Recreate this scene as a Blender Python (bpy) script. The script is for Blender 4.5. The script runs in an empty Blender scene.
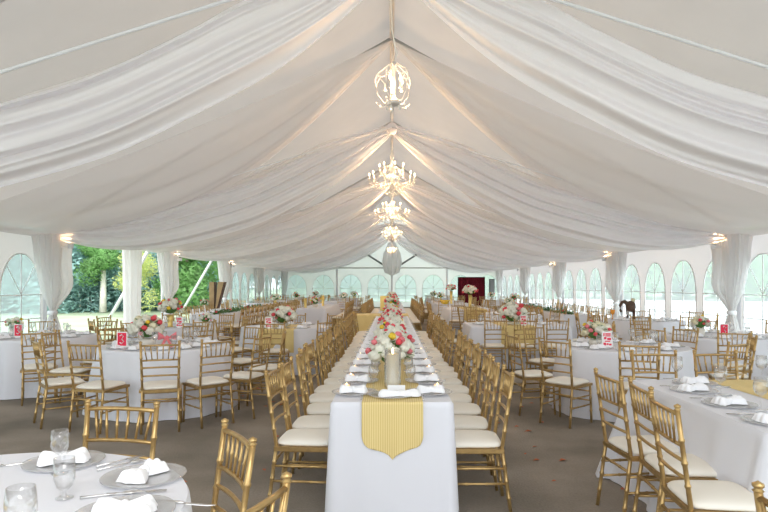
import bpy, math, random
from math import sin, cos, pi, sqrt, radians as R
from mathutils import Vector, Matrix
random.seed(7)
sc = bpy.context.scene
COL = sc.collection

# ------------------------------------------------------------------ camera, world, exposure
cam = bpy.data.cameras.new('camera'); camo = bpy.data.objects.new('camera', cam); COL.objects.link(camo)
cam.sensor_width = 36; cam.lens = 600/768*36
camo.location = (0, 0, 1.5); camo.rotation_euler = (pi/2, 0, 0)
cam.shift_x = -8/768; cam.shift_y = 29/768
cam.clip_end = 500; cam.clip_start = .05
sc.camera = camo
W = bpy.data.worlds.new('world'); sc.world = W; W.use_nodes = True
bg = W.node_tree.nodes['Background']; bg.inputs[0].default_value = (.90, .95, 1, 1); bg.inputs[1].default_value = 1.0
sc.view_settings.view_transform = 'Standard'; sc.view_settings.look = 'None'
sc.view_settings.gamma = 1; sc.view_settings.use_curve_mapping = False
sc.view_settings.exposure = 1.55
sc.cycles.max_bounces = 10; sc.cycles.diffuse_bounces = 5; sc.cycles.glossy_bounces = 3
sc.cycles.transmission_bounces = 4; sc.cycles.transparent_max_bounces = 24
sc.cycles.use_denoising = True
sc.cycles.sample_clamp_indirect = 6
sun = bpy.data.lights.new('sun', 'SUN'); sun.energy = .6; sun.angle = R(25); sun.color = (1, .97, .9)
suno = bpy.data.objects.new('sun', sun); COL.objects.link(suno); suno.rotation_euler = (R(40), R(25), 0)

# ------------------------------------------------------------------ materials
def mat(name, col, rough=.6, metal=0, spec=.3, bump=0, bscale=80, var=0, vscale=6, emis=None, es=0, transl=0, transp=0):
    m = bpy.data.materials.new(name); m.use_nodes = True
    nt = m.node_tree; N = nt.nodes; L = nt.links
    p = N['Principled BSDF']; out = N['Material Output']
    p.inputs['Base Color'].default_value = (*col, 1); p.inputs['Roughness'].default_value = rough
    p.inputs['Metallic'].default_value = metal; p.inputs['Specular IOR Level'].default_value = spec
    tc = N.new('ShaderNodeTexCoord')
    csock = None
    if var:
        n = N.new('ShaderNodeTexNoise'); n.inputs['Scale'].default_value = vscale; n.inputs['Detail'].default_value = 5
        L.new(tc.outputs['Object'], n.inputs['Vector'])
        mr = N.new('ShaderNodeMapRange'); mr.inputs[1].default_value = .3; mr.inputs[2].default_value = .7
        mr.inputs[3].default_value = 1-var; mr.inputs[4].default_value = 1+var
        L.new(n.outputs['Fac'], mr.inputs[0])
        mx = N.new('ShaderNodeVectorMath'); mx.operation = 'SCALE'; mx.inputs[0].default_value = col
        L.new(mr.outputs[0], mx.inputs['Scale']); L.new(mx.outputs[0], p.inputs['Base Color']); csock = mx.outputs[0]
    if bump:
        n = N.new('ShaderNodeTexNoise'); n.inputs['Scale'].default_value = bscale; n.inputs['Detail'].default_value = 3
        L.new(tc.outputs['Object'], n.inputs['Vector'])
        b = N.new('ShaderNodeBump'); b.inputs['Strength'].default_value = bump; b.inputs['Distance'].default_value = .01
        L.new(n.outputs['Fac'], b.inputs['Height']); L.new(b.outputs[0], p.inputs['Normal'])
    if emis: p.inputs['Emission Color'].default_value = (*emis, 1); p.inputs['Emission Strength'].default_value = es
    last = p.outputs[0]
    if transl:
        t = N.new('ShaderNodeBsdfTranslucent'); t.inputs[0].default_value = (*col, 1)
        if csock: L.new(csock, t.inputs[0])
        mx = N.new('ShaderNodeMixShader'); mx.inputs[0].default_value = transl
        L.new(last, mx.inputs[1]); L.new(t.outputs[0], mx.inputs[2]); last = mx.outputs[0]
    if transp:
        t = N.new('ShaderNodeBsdfTransparent')
        mx = N.new('ShaderNodeMixShader'); mx.inputs[0].default_value = transp
        L.new(last, mx.inputs[1]); L.new(t.outputs[0], mx.inputs[2]); last = mx.outputs[0]
    L.new(last, out.inputs[0])
    m['p'] = 1
    return m

def glass(name, base=.06, edge=.75, milky=0, tint=(1, 1, 1)):
    m = bpy.data.materials.new(name); m.use_nodes = True
    nt = m.node_tree; N = nt.nodes; L = nt.links; N.remove(N['Principled BSDF'])
    t = N.new('ShaderNodeBsdfTransparent'); t.inputs[0].default_value = (*tint, 1)
    g = N.new('ShaderNodeBsdfGlossy'); g.inputs['Roughness'].default_value = .05
    lw = N.new('ShaderNodeLayerWeight'); lw.inputs[0].default_value = .35
    mr = N.new('ShaderNodeMapRange'); mr.inputs[3].default_value = base; mr.inputs[4].default_value = edge
    L.new(lw.outputs['Facing'], mr.inputs[0])
    mx = N.new('ShaderNodeMixShader'); L.new(mr.outputs[0], mx.inputs[0]); L.new(t.outputs[0], mx.inputs[1]); L.new(g.outputs[0], mx.inputs[2])
    last = mx.outputs[0]
    if milky:
        d = N.new('ShaderNodeBsdfTranslucent'); d.inputs[0].default_value = (.88, .96, 1, 1)
        m2 = N.new('ShaderNodeMixShader'); m2.inputs[0].default_value = milky
        L.new(last, m2.inputs[1]); L.new(d.outputs[0], m2.inputs[2]); last = m2.outputs[0]
    L.new(last, N['Material Output'].inputs[0])
    return m

M = dict(
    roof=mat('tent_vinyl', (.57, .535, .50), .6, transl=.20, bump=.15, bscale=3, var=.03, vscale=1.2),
    wall=mat('sidewall_vinyl', (.86, .84, .84), .5, transl=.22),
    gable=mat('gable_vinyl', (.9, .9, .9), .5, transl=.6),
    drape=mat('sheer_drape', (.965, .95, .98), .8, transl=.30, transp=.06),
    liner=mat('sheer_liner', (.94, .91, .91), .8, transl=.35, transp=.18),
    curtain=mat('sheer_curtain', (.94, .93, .93), .8, transl=.5, transp=.12),
    cloth=mat('white_linen', (.83, .84, .90), .75, bump=.05, bscale=300, transl=.08),
    napkin=mat('white_napkin', (.9, .9, .93), .8),
    gold=mat('gold_paint', (.50, .335, .14), .32, metal=.72, spec=.5, var=.12, vscale=30),
    cushion=mat('ivory_cushion', (.86, .82, .74), .8, bump=.1, bscale=120),
    metal=mat('aluminium', (.62, .61, .6), .45, metal=.5),
    cable=mat('white_cable', (.85, .86, .9), .5),
    strut=mat('grey_strut', (.30, .31, .32), .5, metal=.4),
    silver=mat('silver', (.75, .74, .73), .2, metal=.95),
    charger=mat('charger_glass', (.74, .74, .75), .2, metal=.4, spec=.7, transp=.5),
    gravel=mat('overexposed_gravel', (.80, .78, .78), .9, var=.1, vscale=2),  # overexposed daylight on the ground is put into the near-white colour
    grass=mat('lawn', (.40, .47, .32), .9, var=.2, vscale=.6),
    bark=mat('bark', (.42, .36, .30), .9, bump=.6, bscale=12, var=.2),
    palebark=mat('pale_bark', (.80, .76, .70), .9, bump=.5, bscale=12, var=.15),
    leafa=mat('leaf_mid', (.25, .46, .17), .7, transl=.45, var=.35, vscale=1.5),
    leafb=mat('leaf_yellow', (.62, .68, .28), .7, transl=.45, var=.3, vscale=1.5),
    leafc=mat('leaf_hazy', (.36, .56, .54), .7, transl=.4, var=.35, vscale=1.2),  # distance haze is put into the leaf colour as pale blue-green
    white=mat('white_petal', (.93, .92, .80), .8, transl=.15),
    cream=mat('cream_petal', (.90, .84, .60), .8, transl=.15),
    coral=mat('coral_petal', (.85, .10, .12), .7, transl=.1),
    pink=mat('pink_petal', (.88, .25, .28), .7, transl=.1),
    yellow=mat('yellow_petal', (.85, .6, .06), .7),
    green=mat('foliage_green', (.09, .20, .05), .7),
    garl=mat('garland_green', (.13, .24, .10), .8, var=.3, vscale=10),
    goldvase=mat('gold_vase', (.80, .60, .20), .3, metal=.5),
    candle=mat('ivory_wax', (.93, .88, .75), .5, transl=.3),
    waxglow=mat('lit_wax', (1, .7, .4), .5, emis=(1, .5, .2), es=.9),
    flame=mat('flame', (1, .7, .3), .5, emis=(1, .62, .25), es=8),
    bulb=mat('bulb', (1, .8, .5), .5, emis=(1, .72, .38), es=9),
    lens=mat('lamp_lens', (1, .8, .5), .5, emis=(1, .62, .32), es=1),
    crystal=mat('crystal', (.95, .92, .88), .12, spec=1, transp=.12),
    chand=mat('white_iron', (.86, .82, .76), .4),
    burg=mat('burgundy_velvet', (.16, .008, .022), .9),
    black=mat('black_plastic', (.015, .015, .018), .5),
    wood=mat('sign_wood', (.50, .36, .20), .7, bump=.3, bscale=20, var=.2, vscale=5),
    darkwood=mat('dark_wood', (.10, .055, .035), .45, var=.3, vscale=20),
    amber=mat('amber_glass', (.75, .30, .04), .2),
    card=mat('white_card', (.92, .92, .92), .6),
    red=mat('red_print', (.80, .04, .09), .6),
    leaf=mat('dry_leaf', (.50, .13, .05), .8),
    edge=mat('gold_edge', (.62, .38, .10), .5),
    glass=glass('clear_glass', .06, .72), vinyl=glass('clear_vinyl', .04, .35, milky=.28, tint=(.88, .99, 1)),
    farvinyl=glass('far_vinyl', .04, .35, milky=.62, tint=(.85, .97, 1)),  # milkier than the side panes: pale outdoor glare put into the sheet
)
def floor_mat():
    m = mat('grey_brown_floor', (.2, .17, .14), .9)
    nt = m.node_tree; N = nt.nodes; L = nt.links; p = N['Principled BSDF']
    tc = N.new('ShaderNodeTexCoord')
    def noise(s, d=4):
        n = N.new('ShaderNodeTexNoise'); n.inputs['Scale'].default_value = s; n.inputs['Detail'].default_value = d
        L.new(tc.outputs['Object'], n.inputs['Vector']); return n
    r = N.new('ShaderNodeValToRGB'); r.color_ramp.elements[0].position = .35; r.color_ramp.elements[1].position = .65
    r.color_ramp.elements[0].color = (.19, .165, .135, 1); r.color_ramp.elements[1].color = (.33, .285, .24, 1)
    L.new(noise(.9, 6).outputs['Fac'], r.inputs[0])
    n2 = noise(60, 3); mr = N.new('ShaderNodeMapRange'); mr.inputs[3].default_value = .78; mr.inputs[4].default_value = 1.22
    L.new(n2.outputs['Fac'], mr.inputs[0])
    mx = N.new('ShaderNodeVectorMath'); mx.operation = 'SCALE'; L.new(r.outputs[0], mx.inputs[0]); L.new(mr.outputs[0], mx.inputs['Scale'])
    L.new(mx.outputs[0], p.inputs['Base Color'])
    b = N.new('ShaderNodeBump'); b.inputs['Strength'].default_value = .5; b.inputs['Distance'].default_value = .01
    L.new(n2.outputs['Fac'], b.inputs['Height']); L.new(b.outputs[0], p.inputs['Normal'])
    return m
M['floor'] = floor_mat()
def stripe_mat():
    m = mat('gold_satin', (.76, .60, .21), .55, spec=.4)
    nt = m.node_tree; N = nt.nodes; L = nt.links; p = N['Principled BSDF']
    tc = N.new('ShaderNodeTexCoord'); w = N.new('ShaderNodeTexWave'); w.wave_type = 'BANDS'; w.bands_direction = 'X'
    w.inputs['Scale'].default_value = 22; w.inputs['Distortion'].default_value = 0
    L.new(tc.outputs['Object'], w.inputs['Vector'])
    r = N.new('ShaderNodeValToRGB'); r.color_ramp.elements[0].color = (.68, .51, .18, 1); r.color_ramp.elements[1].color = (.84, .68, .33, 1)
    L.new(w.outputs['Fac'], r.inputs[0]); L.new(r.outputs[0], p.inputs['Base Color'])
    return m
M['runner'] = stripe_mat()
def plank_mat():
    m = mat('dance_wood', (.2, .12, .08), .3, spec=.5)
    nt = m.node_tree; N = nt.nodes; L = nt.links; p = N['Principled BSDF']
    tc = N.new('ShaderNodeTexCoord'); b = N.new('ShaderNodeTexBrick')
    b.inputs['Color1'].default_value = (.19, .12, .085, 1); b.inputs['Color2'].default_value = (.14, .085, .06, 1); b.inputs['Mortar'].default_value = (.05, .03, .02, 1)
    b.inputs['Scale'].default_value = 3; b.inputs['Mortar Size'].default_value = .01
    L.new(tc.outputs['Object'], b.inputs['Vector']); L.new(b.outputs['Color'], p.inputs['Base Color'])
    return m
M['dance'] = plank_mat()

# ------------------------------------------------------------------ mesh helpers
class MB:
    def __init__(s): s.v = []; s.f = []; s.sm = []
    def add(s, vs, fs, smooth=True):
        b = len(s.v); s.v += [tuple(p) for p in vs]; s.f += [tuple(i+b for i in f) for f in fs]; s.sm += [smooth]*len(fs)
    def box(s, x0, y0, z0, x1, y1, z1):
        v = [(x, y, z) for z in (z0, z1) for y in (y0, y1) for x in (x0, x1)]
        s.add(v, [(0,2,3,1),(4,5,7,6),(0,1,5,4),(2,6,7,3),(0,4,6,2),(1,3,7,5)], False); return s
    def tube(s, pts, rad, n=8, cap=True):
        pts = [Vector(p) for p in pts]; k = len(pts)
        rr = rad if isinstance(rad, (list, tuple)) else [rad]*k
        vs = []; up = None
        for i, p in enumerate(pts):
            t = (pts[min(i+1, k-1)]-pts[max(i-1, 0)]).normalized()
            if up is None: up = Vector((0, 0, 1)) if abs(t.z) < .9 else Vector((1, 0, 0))
            a = t.cross(up)
            if a.length < 1e-5: a = t.cross(Vector((0, 1, 0)))
            a.normalize(); b = t.cross(a); up = -b if False else up
            for j in range(n):
                an = 2*pi*j/n; vs.append(p+(a*cos(an)+b*sin(an))*rr[i])
        fs = [(i*n+j, i*n+(j+1) % n, (i+1)*n+(j+1) % n, (i+1)*n+j) for i in range(k-1) for j in range(n)]
        if cap: fs += [tuple(range(n-1, -1, -1)), tuple(range((k-1)*n, k*n))]
        s.add(vs, fs); return s
    def lathe(s, prof, n=24, c=(0, 0, 0), fn=None):
        vs = []
        for (r, z) in prof:
            for j in range(n):
                a = 2*pi*j/n; q = r*(fn(a, z) if fn else 1)
                vs.append((c[0]+q*cos(a), c[1]+q*sin(a), c[2]+z))
        k = len(prof)
        fs = [(i*n+j, i*n+(j+1) % n, (i+1)*n+(j+1) % n, (i+1)*n+j) for i in range(k-1) for j in range(n)]
        s.add(vs, fs); return s
    def grid(s, fn, nu, nv, smooth=True):
        vs = [fn(i/nu, j/nv) for i in range(nu+1) for j in range(nv+1)]
        fs = [(i*(nv+1)+j, i*(nv+1)+j+1, (i+1)*(nv+1)+j+1, (i+1)*(nv+1)+j) for i in range(nu) for j in range(nv)]
        s.add(vs, fs, smooth); return s
    def ball(s, c, r, n=8, sq=(1, 1, 1), fn=None):
        k = max(3, n//2); vs = []
        for i in range(k+1):
            th = pi*i/k
            for j in range(n):
                a = 2*pi*j/n; q = r*(fn(th, a) if fn else 1)
                vs.append((c[0]+q*sin(th)*cos(a)*sq[0], c[1]+q*sin(th)*sin(a)*sq[1], c[2]+q*cos(th)*sq[2]))
        s.add(vs, [(i*n+j, (i+1)*n+j, (i+1)*n+(j+1) % n, i*n+(j+1) % n) for i in range(k) for j in range(n)]); return s
    def mesh(s, name, m):
        me = bpy.data.meshes.new(name); me.from_pydata(s.v, [], s.f); me.materials.append(m)
        me.polygons.foreach_set('use_smooth', s.sm); me.update(); return me
    def build(s, name, m, parent=None, loc=None):
        o = bpy.data.objects.new(name, s.mesh(name, m)); COL.objects.link(o)
        if parent: o.parent = parent
        if loc: o.location = loc
        return o

def tag(o, label, cat, group=None, kind=None):
    o['label'] = label; o['category'] = cat
    if group: o['group'] = group
    if kind: o['kind'] = kind
    return o
def struct(o): o['kind'] = 'structure'; return o
def empty(name, loc=(0, 0, 0), rz=0):
    o = bpy.data.objects.new(name, None); COL.objects.link(o); o.location = loc; o.rotation_euler = (0, 0, rz); o.empty_display_size = .1
    return o
KIDS = {}
def kids(o):
    return [c for c in KIDS.get(o.name, [])]
def reg(root):      # remember children once, so that copying stays quick
    KIDS[root.name] = list(root.children)
    for c in root.children: reg(c)
def dup(o, loc=None, rz=None, parent=None, scale=None):
    c = o.copy(); COL.objects.link(c)
    if parent: c.parent = parent
    if loc is not None: c.location = loc
    if rz is not None: c.rotation_euler = (0, 0, rz)
    if scale is not None: c.scale = (scale,)*3 if not isinstance(scale, tuple) else scale
    for k in kids(o): dup(k, parent=c)
    return c
class Proto:
    """first use hands out the original, later uses copy it"""
    def __init__(s, fn): s.fn = fn; s.o = None
    def __call__(s, loc, rz, label, cat, group=None, scale=None):
        if s.o is None:
            s.o = s.fn(); reg(s.o); o = s.o; o.location = loc; o.rotation_euler = (0, 0, rz)
            if scale is not None: o.scale = (scale,)*3 if not isinstance(scale, tuple) else scale
        else:
            o = dup(s.o, loc, rz, scale=scale if scale is not None else (1., 1., 1.))
        if 'group' in o: del o['group']
        return tag(o, label, cat, group)
ORD = ['first','second','third','fourth','fifth','sixth','seventh','eighth','ninth','tenth','eleventh','twelfth','thirteenth','fourteenth',
       'fifteenth','sixteenth','seventeenth','eighteenth','nineteenth','twentieth','twenty-first','twenty-second']
def interp(tab, x):
    if x <= tab[0][0]: return tab[0][1]
    for i in range(len(tab)-1):
        a, b = tab[i], tab[i+1]
        if x <= b[0]:
            t = (x-a[0])/(b[0]-a[0])
            p0 = tab[max(i-1, 0)]; p3 = tab[min(i+2, len(tab)-1)]
            m1 = (b[1]-p0[1])/max(b[0]-p0[0], 1e-6)*(b[0]-a[0]); m2 = (p3[1]-a[1])/max(p3[0]-a[0], 1e-6)*(b[0]-a[0])
            t2, t3 = t*t, t*t*t
            return (2*t3-3*t2+1)*a[1]+(t3-2*t2+t)*m1+(-2*t3+3*t2)*b[1]+(t3-t2)*m2
    return tab[-1][1]

# ------------------------------------------------------------------ setting
HW, EAVE, RIDGE, YEND = 7.5, 2.62, 6.85, 41.0
COLS = [-.35, 6.3, 12.95, 19.6, 26.25, 32.9, 41.0]
struct(MB().grid(lambda u, v: (-170+340*u, -60+320*v, -.03), 2, 2, False).build('ground', M['grass']))
struct(MB().box(9.2, -20, -.028, 75, 66, -.015).build('ground', M['gravel']))
struct(MB().box(-HW-.15, -7.2, -.02, HW+.15, YEND+.1, 0).build('floor', M['floor']))
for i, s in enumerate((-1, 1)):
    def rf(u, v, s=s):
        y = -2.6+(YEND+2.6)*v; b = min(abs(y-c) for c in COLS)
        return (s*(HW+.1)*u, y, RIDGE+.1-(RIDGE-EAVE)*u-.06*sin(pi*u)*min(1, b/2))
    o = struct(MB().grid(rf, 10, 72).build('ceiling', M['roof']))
# frame of the tent: ridge beam, rafters, king posts, columns, eave rails
ti = [0]
def trim(mb, m):
    ti[0] += 1; return struct(mb.build('trim_%d' % ti[0], m))
trim(MB().box(-.05, -2.6, RIDGE-.06, .05, YEND, RIDGE+.06), M['metal'])
for s in (-1, 1):
    trim(MB().tube([(s*HW, -3.7, EAVE), (s*HW, YEND, EAVE)], .04, 8), M['metal'])
for c in COLS[1:]:
    for s in (-1, 1):
        trim(MB().tube([(0, c, RIDGE-.03), (s*HW, c, EAVE)], .045, 8), M['metal'])
        trim(MB().tube([(s*HW, c, 0), (s*HW, c, EAVE)], .05, 10), M['cable'])
    trim(MB().tube([(0, c, RIDGE), (0, c, 4.78)], .010, 8), M['cable'])
    m = M['strut'] if c == COLS[-1] else M['cable']
    if c == COLS[-1]:
        for s in (-1, 1): trim(MB().tube([(s*.55, c-.05, 2.85), (s*2.9, c-.05, 4.35)], .07, 6), m)
        trim(MB().tube([(-HW, c-.05, EAVE+.05), (HW, c-.05, EAVE+.05)], .05, 6), M['metal'])
    else:
        r = .018 if c < 7 else .012
        for s in (-1, 1): trim(MB().tube([(0, c-.42, 4.80), (s*HW, c-.2, 2.55)], r, 6), m)
for x in (-3.75, 0, 3.75): trim(MB().tube([(x, YEND-.06, 0), (x, YEND-.06, EAVE)], .07, 8), M['cable'])

# arched window walls
wn = [0]
def arch(w, zt, n=16):
    sp = zt-w*.62
    return [(-w/2*cos(pi*i/n), sp+(zt-sp)*sin(pi*i/n)) for i in range(n+1)], sp
def window_wall(name, place, cells, ztop, w_of, m=M['wall'], zt=2.14, z0=.36, top_fn=None):
    """cells: (centre, pitch) along the wall; place(a, z, off) gives the 3-D point"""
    mb = MB()
    for (c, p) in cells:
        w = w_of(p); pts, sp = arch(w, zt)
        n = len(pts)
        vs = []; fs = []
        for k, (a, z) in enumerate(pts):
            vs.append(place(c+a, z, 0)); xo = c-p/2+p*k/(n-1); vs.append(place(xo, ztop, 0))
        for k in range(n-1): fs.append((2*k, 2*k+1, 2*k+3, 2*k+2))
        b = len(vs)
        vs += [place(c-p/2, sp, 0), place(c+p/2, sp, 0), place(c-p/2, z0, 0), place(c-w/2, z0, 0), place(c+w/2, z0, 0), place(c+p/2, z0, 0),
               place(c-p/2, 0.01, 0), place(c+p/2, 0.01, 0)]
        fs += [(0, b, 1), (2*n-2, 2*n-1, b+1), (b, 0, b+3, b+2), (2*n-2, b+1, b+5, b+4), (b+2, b+3, b+4, b+5, b+7, b+6)]
        mb.add(vs, fs, False)
        wn[0] += 1
        pv = [place(c+a, z, .004) for a, z in pts]+[place(c+w/2, z0, .004), place(c-w/2, z0, .004)]
        win = struct(MB().grid(lambda u, v: (0, 0, 0), 1, 1).build('window_%d' % wn[0], M['vinyl'])) if False else None
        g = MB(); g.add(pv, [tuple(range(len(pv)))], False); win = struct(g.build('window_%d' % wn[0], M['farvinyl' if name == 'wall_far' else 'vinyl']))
        f = MB(); r = .011
        f.tube([place(c+a, z, .01) for a, z in pts]+[place(c+w/2, z0, .01), place(c-w/2, z0, .01), place(c-w/2, sp, .01)], .014, 5)
        f.tube([place(c, z0, .01), place(c, zt, .01)], r, 5)
        f.tube([place(c-w/2, sp-.02, .01), place(c+w/2, sp-.02, .01)], r, 5)
        f.tube([place(c-w/2, .80, .01), place(c+w/2, .80, .01)], r, 5)
        for an in (45, 135):
            f.tube([place(c, sp, .01), place(c+w/2*cos(R(an)), sp+(zt-sp)*sin(R(an)), .01)], r*.8, 5)
        mo = f.build('window_frame', M['wall'], win)
    return struct(mb.build(name, m))
def bays(a, b, n): p = (b-a)/n; return [(a+p*(k+.5), p) for k in range(n)]
right = bays(-3.67, -.35, 2)
for i in range(len(COLS)-1): right += bays(COLS[i], COLS[i+1], 4)
window_wall('wall_right', lambda a, z, o: (HW-o, a, z), right, EAVE, lambda p: p*.80)
left = bays(-3.67, -.35, 2)+bays(COLS[0], COLS[1], 4)+bays(COLS[1], COLS[2], 4)
window_wall('wall_left', lambda a, z, o: (-HW+o, a, z), left, EAVE, lambda p: p*.80)
window_wall('wall_left', lambda a, z, o: (-HW+o, a, z), bays(COLS[4], COLS[5], 4)+bays(COLS[5], COLS[6], 4), EAVE, lambda p: p*.80)
window_wall('wall_far', lambda a, z, o: (a, YEND-o, z), bays(-HW, HW, 8), EAVE, lambda p: p*.78, zt=2.2, m=M['gable'])
g = MB(); g.add([(-HW, YEND, EAVE), (HW, YEND, EAVE), (0, YEND, RIDGE)], [(0, 1, 2)], False); struct(g.build('wall_gable', M['gable']))

# ------------------------------------------------------------------ ceiling drapes
ZU = [(0, 4.95), (1.44, 4.47), (2.1, 4.12), (3.1, 3.66), (4.1, 3.36), (5.4, 2.97), (7.5, 2.66)]
ZL = [(0, 4.72), (.28, 4.45), (.76, 4.02), (1.28, 3.64), (2, 3.25), (2.8, 2.86), (3.6, 2.6), (4.68, 2.34), (5.5, 2.25), (6.3, 2.28), (7.0, 2.42), (7.5, 2.6)]
NEARW = ['first', 'second', 'third', 'fourth', 'fifth', 'sixth']
def fold(v, u, ph, k):
    return (sin(2*pi*(v*k+ph)+1.3*sin(2*u+ph*5))*.6+sin(2*pi*(v*k*1.9+ph*2.3)+u*1.7)*.25+sin(2*pi*(v*k*3.3+ph*4.1)-u*2.2)*.05)
for i, c in enumerate(COLS[1:]):
    for s in (-1, 1):
        side = 'left' if s < 0 else 'right'
        ph = random.random(); KF = 4.0 if i < 2 else 3.0
        def sw(u, v, s=s, c=c, ph=ph):
            x = HW*u; zu, zl = interp(ZU, x), interp(ZL, x)
            e = sin(pi*min(1, max(0, u)))**.6 if 0 < u < 1 else 0
            f = fold(v, u, ph, KF)
            vv = v+.035*sin(9*v+ph*9)*e
            bell = .20*e*sin(pi*v)
            return (s*x, c-.12-bell+.10*e*f+(.03*f), zu+(zl-zu)*vv+.05*e*f)
        o = MB().grid(sw, 60, 70).build('ceiling_drape', M['drape'])
        tag(o, 'opaque white swag drooping to the %s side, %s from the camera' % (side, NEARW[i]), 'drape', 'low white swags under the tent roof')
        phb = random.random()
        def sb(u, v, s=s, c=c, ph=phb):
            x = HW*u; zu = interp(ZU, x)+.30*sin(pi*min(1, u*1.15)) if u < .87 else interp(ZU, x)+.13*(1-u)/.13*.9
            e = sin(pi*u) if 0 < u < 1 else 0
            f = fold(v, u, ph, 3)
            return (s*x, c+.15+.25*e*(1-v)+.07*e*f, zu-.55*v*(e**.5 if e > 0 else 0)-.02*v)
        o = MB().grid(sb, 50, 30).build('ceiling_drape', M['liner'])
        tag(o, 'thin sheer strip above the %s white swag on the %s side' % (NEARW[i], side), 'drape', 'thin sheers above the white swags')
        if i == 0: continue
        ph2 = random.random()
        def ln(u, v, s=s, c=c, ph=ph2):
            q = 2*v-1            # -1 near edge ... 1 far edge
            x = HW*u; sp = u**1.3
            y = c+(-2.7*sp if q < 0 else 1.9*sp)*abs(q)+.35*(q-0)*min(1, u*4+.3)
            roof = RIDGE-(RIDGE-EAVE)*u
            e = sin(pi*u) if 0 < u < 1 else 0
            zz = roof-.10-.16*e-.95*e*(1-q*q)**.8-.0*q
            f = fold(v, u, ph, 4.5)
            return (s*x, y+.05*f*e, zz+.08*e*f)
        o = MB().grid(ln, 50, 90).build('ceiling_drape', M['liner'])
        tag(o, 'cream sheer liner fanning from ridge to %s eave behind the %s white swag' % (side, NEARW[i]), 'drape', 'high liners under the roof slopes')
    # gathered knot at the king post
    o = MB().ball((0, c-.22, 4.82), .11, 18, (1, .8, 1.1), lambda th, a: 1+.13*sin(7*a+2*th)).build('drape_knot', M['drape'])
    tag(o, 'bunched white fabric knot below the ridge joining the %s pair of swags' % NEARW[i], 'drape knot', 'fabric knots under the ridge')
# fabric tail hanging in the middle before the far gable
o = MB().lathe([(.03, 2.4), (.08, 2.0), (.22, 1.9), (.52, 1.2), (.62, .6), (.55, .25), (.45, -.1), (.1, -.28)], 64, (0, 40.7, 2.45), lambda a, z: 1+.09*sin(11*a)+.04*sin(23*a)).build('hanging_drape', M['curtain'])
tag(o, 'white gathered fabric hanging in the centre before the far gable wall', 'drape')

# column curtains, tied back
def curtain(s, c, nm):
    t = empty('column_curtain', (s*(HW-.2), c-.05, 0))
    for k, (dy, ph) in enumerate(((-.16, 0), (.17, 2))):
        W_ = [(0, .20), (.35, .17), (.80, .10), (.90, .055), (1.0, .08), (1.35, .20), (1.8, .27), (2.2, .31), (2.6, .36)]
        def sh(u, v, dy=dy, ph=ph, k=k):
            z = .01+2.6*u; w = interp(W_, z); a = 2*pi*v
            g = 1+.16*sin(9*a+ph+2*u)+.08*sin(17*a+ph*2)
            pull = dy*(min(1, abs(z-.9)/1.0))*(1.4 if k else 1)
            bil = .14*math.exp(-((z-1.45)/.35)**2) if k else 0
            return (-s*(.0+bil*.5)+cos(a)*w*.62*g, pull+bil*1.0+sin(a)*w*g, z)
        MB().grid(sh, 44, 90).build('curtain_panel', M['curtain'], t)
    MB().lathe([(.085, .86), (.10, .88), (.10, .93), (.085, .95)], 20).build('tie_band', M['napkin'], t)
    reg(t)
    tag(t, nm, 'curtain', 'white curtains gathered at the tent columns')
for s, sd in ((-1, 'left'), (1, 'right')):
    for i, c in enumerate(COLS[1:]):
        if i == 0: continue
        curtain(s, c, 'white sheer curtain tied around the %s column from the camera on the %s wall' % (NEARW[i-1], sd))
def straight(u, v):
    a = 2*pi*v; w = .22+.05*u
    return (-7.3+cos(a)*w*.9*(1+.1*sin(8*a)), 16.85+sin(a)*w*(1+.12*sin(9*a)), .01+2.6*u)
tag(MB().grid(straight, 20, 80).build('column_curtain', M['curtain']), 'straight white curtain hanging in the open left side between two tied curtains', 'curtain')

# guy straps
for (a, b, l) in (((-7.68, 18.95, 2.62), (-9.6, 19.9, 0), 'white guy strap slanting from the eave beside the straight curtain'),
                  ((-7.68, 25.7, 2.62), (-9.7, 27.2, 0), 'white guy strap slanting down outside by the wooden letter')):
    tag(MB().tube([a, b], .055, 6).build('guy_strap', M['cable']), l, 'strap', 'guy straps outside the left side')

# dance floor
d = MB().box(-4.1, 12.95, .001, -1.15, 18.3, .025).build('dance_floor', M['dance']); struct(d)
MB().box(-4.15, 12.88, .001, -1.1, 12.95, .03).build('trim', M['edge'], d)

# ------------------------------------------------------------------ lights the tent has
def point(loc, e, col=(1, .62, .32), r=.08):
    l = bpy.data.lights.new('lamp_light', 'POINT'); l.energy = e; l.color = col; l.shadow_soft_size = r
    o = bpy.data.objects.new('lamp_light', l); COL.objects.link(o); o.location = loc; return o
def uplight(s, c, lab):
    t = empty('can_light', (s*(HW-.62), c-.1, 2.38)); 
    MB().lathe([(0, -.10), (.05, -.10), (.06, 0), (.055, .0), (.05, -.02), (0, -.02)], 16).build('housing', M['cable'], t)
    MB().lathe([(0, -.015), (.045, -.015)], 16).build('lamp_lens', M['lens'], t)
    MB().tube([(0, 0, -.06), (s*.3, .1, -.06), (s*.6, .1, -.02)], .012, 6).build('bracket', M['cable'], t)
    l = bpy.data.lights.new('can_spot', 'SPOT'); l.energy = 16; l.color = (1, .62, .32); l.spot_size = R(110); l.spot_blend = .8; l.shadow_soft_size = .05
    o = bpy.data.objects.new('can_spot', l); COL.objects.link(o); o.parent = t; o.location = (0, 0, .03); o.rotation_euler = (0, pi+s*R(30), 0)
    tag(t, lab, 'light', 'small uplights at the column tops')
for s, sd in ((-1, 'left'), (1, 'right')):
    for i, c in enumerate(COLS[2:6]):
        uplight(s, c, 'small warm uplight beside the top of the %s curtained column on the %s' % (NEARW[i], sd))

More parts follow.
